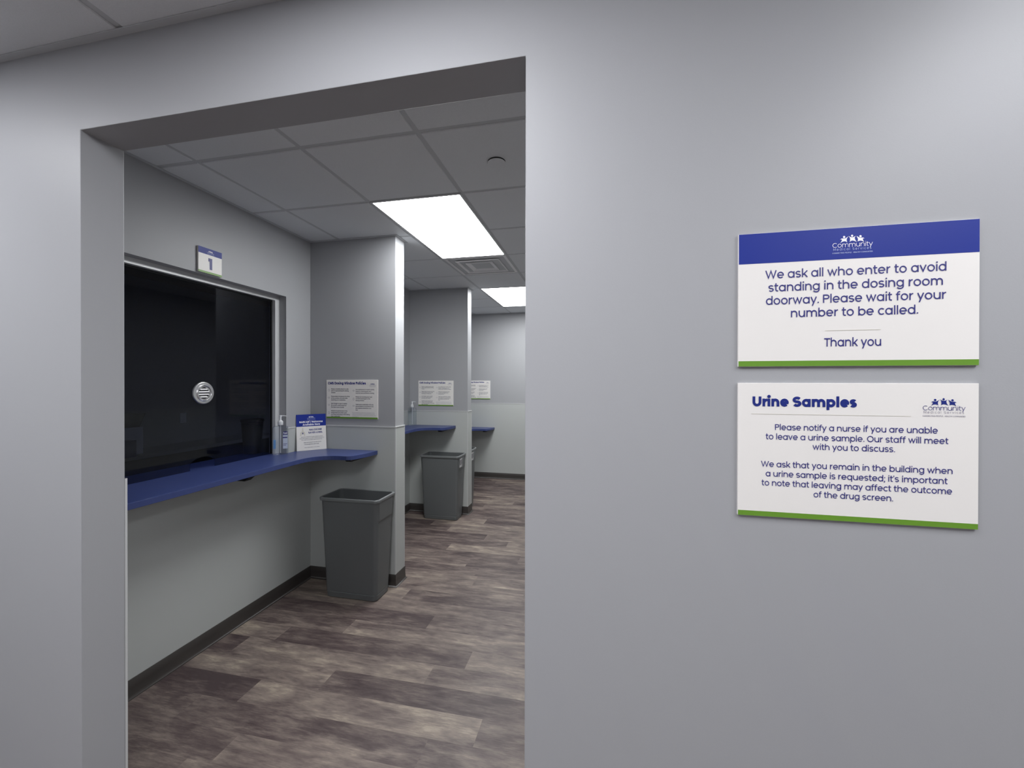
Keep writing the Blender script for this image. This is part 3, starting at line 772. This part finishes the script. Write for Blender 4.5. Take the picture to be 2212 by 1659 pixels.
# policy posters
PWD, PHT = 0.452, 0.306
def make_poster(label, loc):
    t = thing('policy_poster', label, 'poster', loc, 0, 'window policy posters')
    mb = MB(); board(mb, PWD, PHT); mb.build('board', M['board'], t, bevel=0.0008)
    mb = MB(); rect(mb, 0.0006, PWD - 0.0006, 0.0004, 0.0125, y); mb.build('footer_band', M['green'], t)['label'] = 'green stripe along the bottom'
    mb = MB(); text(mb, 'CMS Dosing Window Policies', 0.013, 0.349, 0.270, 0.0290, 0.185, yy, track=-0.03); mb.build('heading', M['navy_bold'], t)['label'] = 'bold navy heading'
    mb = MB()
    LH = 0.0142; SZT = 0.0125
    left = [['Please complete all phone calls', 'prior to approaching the dosing', 'window.'], ['Please keep one person at a time', 'at the counter, and wait while', 'receiving your medication.'], ["Don't forget to sign in weekly", 'for current week product at', 'the dose nurse counter.'], ['Patients should remain in the', 'designated area, keep quiet,', 'and keep belongings while taking', 'their medication.']]
    right = [['Any substances in mouth (candy,', 'tobacco, chewing gum, etc.)', 'must be removed before dosing.'], ['Please do not bring any food', 'or other beverages to the', 'dosing window.'], ['Take home medication will only', 'be provided in a functional lock', 'box, please remember your', 'box.']]
    wmax = text_width('designated area, keep quiet, and', 0.12)
    for x0, cols, zs in ((0.042, left, (0.2295, 0.171, 0.1135, 0.0555)), (0.260, right, (0.2265, 0.168, 0.108))):
        for par, z in zip(cols, zs):
            for k, s in enumerate(par): text(mb, s, x0, x0 + text_width(s, 0.12) * 0.0100, z - k * LH, SZT, 0.125, yy)
    lb = mb; mb = MB()
    for k, s in enumerate(('Please remember that all patients in line are important. We may', 'need to ask you to step back from the counter if the policies are', 'not followed. Thank you for your patience and understanding while', 'you are visiting us.')):
        text(mb, s, 0.230, min(0.434, 0.230 + text_width(s, 0.1) * 0.0062), 0.0440 - k * 0.0105, 0.0085, 0.09, yy)
    mb.build('small_print', M['grey_print'], t); mb = lb
    # little line icons ahead of each paragraph
    def ico(cx, cz, kind):
        q = [arc(cx, cz, .006, .009, 0, 330, 12), arc(cx, cz, .008, .005, 0, 330, 12), arc(cx, cz, .006, .006, 0, 330, 12)][kind % 3]
        for qd in ribbon(q, 0.0016, True): mb.add([(p.x, yy, p.y) for p in qd], [(0, 1, 2, 3)], 1)
    for k, z in enumerate((0.224, 0.164, 0.107, 0.044)): ico(0.022, z, k)
    for k, z in enumerate((0.222, 0.155, 0.102)): ico(0.242, z, k + 2)
    mb.build('lettering', [M['ink'], M['grey_print']], t)
    mb = MB(); logo(mb, 0.378, 0.436, 0.2605, yy, 0, 1, 1); mb.build('logo', [M['navy_bold'], M['grey_print']], t)
    return t
p1 = make_poster('white policy poster on the nearest wall divider, largest of the three posters', (-2.143, Y1, 1.2935))
dup(p1, (-2.175, Y2, 1.296), 'white policy poster on the second wall divider, above the far bottle')
dup(p1, (-2.221, Y3, 1.3045), 'white policy poster on the far end wall, its left part hidden by a divider')

# ----------------------------------------------------------------------------
# tent card on the nearest counter
# ----------------------------------------------------------------------------
bl = Vector((-2.268, 2.742)); br = Vector((-2.130, 2.905))
ang = math.atan2(br.y - bl.y, br.x - bl.x); cw = (br - bl).length
t = thing('tent_card', 'upright white and blue card on naloxone, standing on the counter corner', 'counter sign', (bl.x, bl.y, CT + 0.001), ang)
lean = math.radians(7)
hh = 0.280
mb = MB(); mb.tf = Matrix.Rotation(-lean, 4, 'X'); mb.box(0, cw, 0, 0.003, 0, hh); pnl = mb.build('panel', M['board'], t, bevel=0.0006)
def onp(mb): mb.tf = Matrix.Rotation(-lean, 4, 'X'); return mb
mb = onp(MB()); rect(mb, 0, cw, hh * 0.665, hh, -0.0004); mb.build('header_band', M['blue'], t)['label'] = 'royal blue header band'
k = cw / 840.0
mb = onp(MB()); yy2 = -0.0008
text(mb, 'NARCAN* / Naloxone', 0.1 * cw, 0.895 * cw, hh * 0.765, 0.0205, 0.17, yy2); text(mb, 'Available Here', 0.21 * cw, 0.80 * cw, hh * 0.69, 0.0205, 0.17, yy2)
mb.build('title', M['white_print'], t)
mb = onp(MB()); logo(mb, 0.36 * cw, 0.64 * cw, hh * 0.878, yy2, 0, 1, 1); mb.build('logo', [M['white_print'], M['pale_print']], t)
mb = onp(MB()); text(mb, 'NALOXONE', 0.42 * cw, 0.855 * cw, hh * 0.545, 0.019, 0.17, yy2); text(mb, 'SAVES LIVES.', 0.39 * cw, 0.88 * cw, hh * 0.465, 0.019, 0.17, yy2)
mb.build('heading', M['navy_bold'], t)
mb = onp(MB())
for s, a_, b_, z in (('Naloxone is a medicine that rapidly reverses an overdose', .14, .88, .365), ('and is safe and easy to use. Ask a member of the team at', .10, .92, .325), ('the counter if you would like to take a kit home today', .16, .86, .285)): text(mb, s, a_ * cw, b_ * cw, z * hh, 0.0085, 0.10, yy2)
for s, a_, b_, z in (('Keep a kit where it can be found', .21, .82, .21), ('For emergencies call for help', .25, .74, .16), ('Please ask the staff for further details', .25, .76, .075)): text(mb, s, a_ * cw, b_ * cw, z * hh, 0.009 if z > .1 else .006, 0.12, yy2)
mb.build('lettering', M['ink'], t)
mb = onp(MB())   # little spray bottle drawing
sp = [(0.12, 0.41), (0.155, 0.41), (0.165, 0.45), (0.245, 0.45), (0.25, 0.41), (0.285, 0.41), (0.28, 0.5), (0.235, 0.53), (0.225, 0.63), (0.19, 0.63), (0.18, 0.53), (0.13, 0.5)]
mb.add([(a_ * cw, yy2, b_ * hh) for a_, b_ in sp], [tuple(range(len(sp)))], 0)
rect(mb, 0.195 * cw, 0.222 * cw, 0.455 * hh, 0.50 * hh, yy2 - 0.0003, 1)
mb.build('spray_drawing', [M['faint_print'], M['navy_bold']], t)
mb = MB()   # easel leg behind
zt = hh * 0.985 * math.cos(lean); yt = hh * 0.985 * math.sin(lean) + 0.0034
mb.loft([[(0.004, yt, zt), (cw - 0.004, yt, zt), (cw - 0.004, yt + 0.002, zt), (0.004, yt + 0.002, zt)], [(0.004, 0.058, 0.0), (cw - 0.004, 0.058, 0.0), (cw - 0.004, 0.060, 0.0), (0.004, 0.060, 0.0)]])
mb.build('easel_back', M['acrylic_dark'], t)

# ----------------------------------------------------------------------------
# hand sanitiser
# ----------------------------------------------------------------------------
def make_bottle(label, loc, rz):
    t = thing('sanitizer_bottle', label, 'sanitizer bottle', loc, rz, 'hand sanitizer pump bottles')
    mb = MB()
    S_ = [rrect(0.044, 0.022, 0.018, 0.0), rrect(0.050, 0.028, 0.020, 0.004), rrect(0.0515, 0.030, 0.020, 0.012), rrect(0.0505, 0.030, 0.020, 0.10), rrect(0.0515, 0.030, 0.020, 0.19), rrect(0.050, 0.029, 0.020, 0.200), rrect(0.043, 0.024, 0.018, 0.2065), rrect(0.022, 0.016, 0.0155, 0.210), rrect(0.0155, 0.0155, 0.0155, 0.213), rrect(0.0150, 0.0150, 0.0150, 0.222)]
    mb.loft(S_); mb.build('bottle', M['gel'], t, smooth=True, angle=40)
    mb = MB(); mb.lathe([(0.0165, 0.216), (0.0178, 0.218), (0.0178, 0.240), (0.0165, 0.243), (0.009, 0.250), (0.007, 0.252), (0.0065, 0.276), (0.009, 0.277), (0.009, 0.287), (0.0, 0.288)], 28, cap0=True); mb.build('pump', M['pump'], t, smooth=True)
    mb = MB(); mb.loft([[(x, dy, z) for dy, z in ((-0.005, 0.2865), (0.005, 0.2865), (0.004, 0.280), (-0.004, 0.280))] if x < 0.03 else [(x, dy, z) for dy, z in ((-0.003, 0.2815), (0.003, 0.2815), (0.0025, 0.277), (-0.0025, 0.277))] for x in (-0.008, 0.008, 0.022, 0.043)])
    mb.build('nozzle', M['pump'], t, bevel=0.001)
    mb = MB(); mb.lathe([(0.003, 0.012), (0.003, 0.214)], 12, cap0=True, cap1=True); mb.build('dip_tube', M['pump'], t, smooth=True)
    mb = MB(); yb_ = -0.0306
    rect(mb, 0.016, 0.046, 0.045, 0.165, yb_, 1); rect(mb, 0.016, 0.046, 0.145, 0.170, yb_ - 0.0003, 0)
    rect(mb, 0.014, 0.044, 0.122, 0.130, yb_ - 0.0003, 0); rect(mb, 0.018, 0.042, 0.078, 0.081, yb_ - 0.0003, 0); rect(mb, 0.018, 0.036, 0.068, 0.071, yb_ - 0.0003, 0)
    text(mb, 'Purell', 0.018, 0.044, 0.151, 0.02, 0.14, yb_ - 0.0006, 2)
    mb.build('front_label', [M['label_navy'], M['label_pale'], M['white_print']], t)['label'] = 'pale blue label with a navy name block'
    mb = MB(); rect(mb, -0.045, -0.030, 0.04, 0.105, 0.0306, 0); mb.build('back_label', M['label_sky'], t)['label'] = 'sky blue patch of the rear label'
    return t
bt = make_bottle('clear sanitizer pump bottle on the nearest counter, left of the blue and white card', (-2.292, 2.604, CT + 0.001), math.radians(41))
b2 = dup(bt, (-2.222, 4.632, CT + 0.013), 'clear sanitizer pump bottle on the second counter, below the second poster', rz=math.radians(26))
for ch in list(b2.children):            # no label faces the room on this one
    if 'label' in ch.name: bpy.data.objects.remove(ch)

# ----------------------------------------------------------------------------
# dim things behind the dark glass
# ----------------------------------------------------------------------------
mb = MB(); mb.box(-4.894, -4.42, 1.2, 5.0, 0.82, 0.86); mb.box(-4.894, -4.50, 1.22, 4.98, 0.0, 0.82, 1)
o = mb.build('office_counter', [M['office_wall'], M['office_dark']], None, bevel=0.003); tag(o, 'dim grey work counter seen through the dark glass of the window', 'counter')
t = thing('carton', 'white carton with blue marks on the dim counter behind the dark glass', 'box', (-4.66, 3.02, 0.861))
mb = MB(); mb.box(-0.17, 0.17, -0.26, 0.26, 0, 0.27); mb.build('box', M['carton'], t, bevel=0.004)
mb = MB(); mb.tf = Matrix.Translation((0.1706, 0, 0)) @ Matrix.Rotation(math.pi / 2, 4, 'Z')
rect(mb, -0.05, 0.03, 0.2, 0.24, 0.0); mb.build('print', M['label_navy'], t)
mb = MB(); mb.box(-0.06, 0.06, -0.2, 0.2, 0, 0.16); mb.box(0.0602, 0.0604, -0.05, 0.06, 0.03, 0.13, 1); o = mb.build('glove_box', [M['label_navy'], M['label_pale']], bevel=0.003); o.location = (-4.425 - 0.0, 2.93, 0.861); o.location.x = -4.428
tag(o, 'small navy box in front of the white carton behind the dark glass', 'box')
mb = MB(); mb.loft([rrect(0.14, 0.25, 0.02, 0.0), rrect(0.16, 0.29, 0.02, 0.13), rrect(0.15, 0.28, 0.02, 0.13), rrect(0.13, 0.24, 0.02, 0.008)], cap1=True); o = mb.build('basket', M['basket']); o.location = (-4.66, 3.03, 0.861 + 0.271)
tag(o, 'dark shallow basket on top of the white carton behind the dark glass', 'basket')
mb = MB(); mb.box(0, 0.006, -0.037, 0.037, -0.06, 0.06, 0); mb.box(0.006, 0.008, -0.017, 0.017, 0.012, 0.042, 0); mb.box(0.006, 0.008, -0.017, 0.017, -0.042, -0.012, 0)
o = mb.build('wall_outlet', M['carton'], bevel=0.001); o.location = (-4.9, 4.02, 1.15); tag(o, 'pale wall outlet plate behind the dark glass', 'wall outlet')

mb = MB(); c0 = (0.0, 0.0, 0.0)
mb.lathe([(0.052, 0.0), (0.056, 0.003), (0.072, 0.235), (0.077, 0.238), (0.078, 0.252), (0.075, 0.254), (0.070, 0.250), (0.053, 0.006)], 36, cap0=True, cap1=True)
o = mb.build('desk_bin', M['black_metal'], smooth=True, angle=40); o.location = (-2.532, 2.600, CT + 0.001)
tag(o, 'black tapered container just behind the dark glass, left of the nearest clear bottle', 'container')
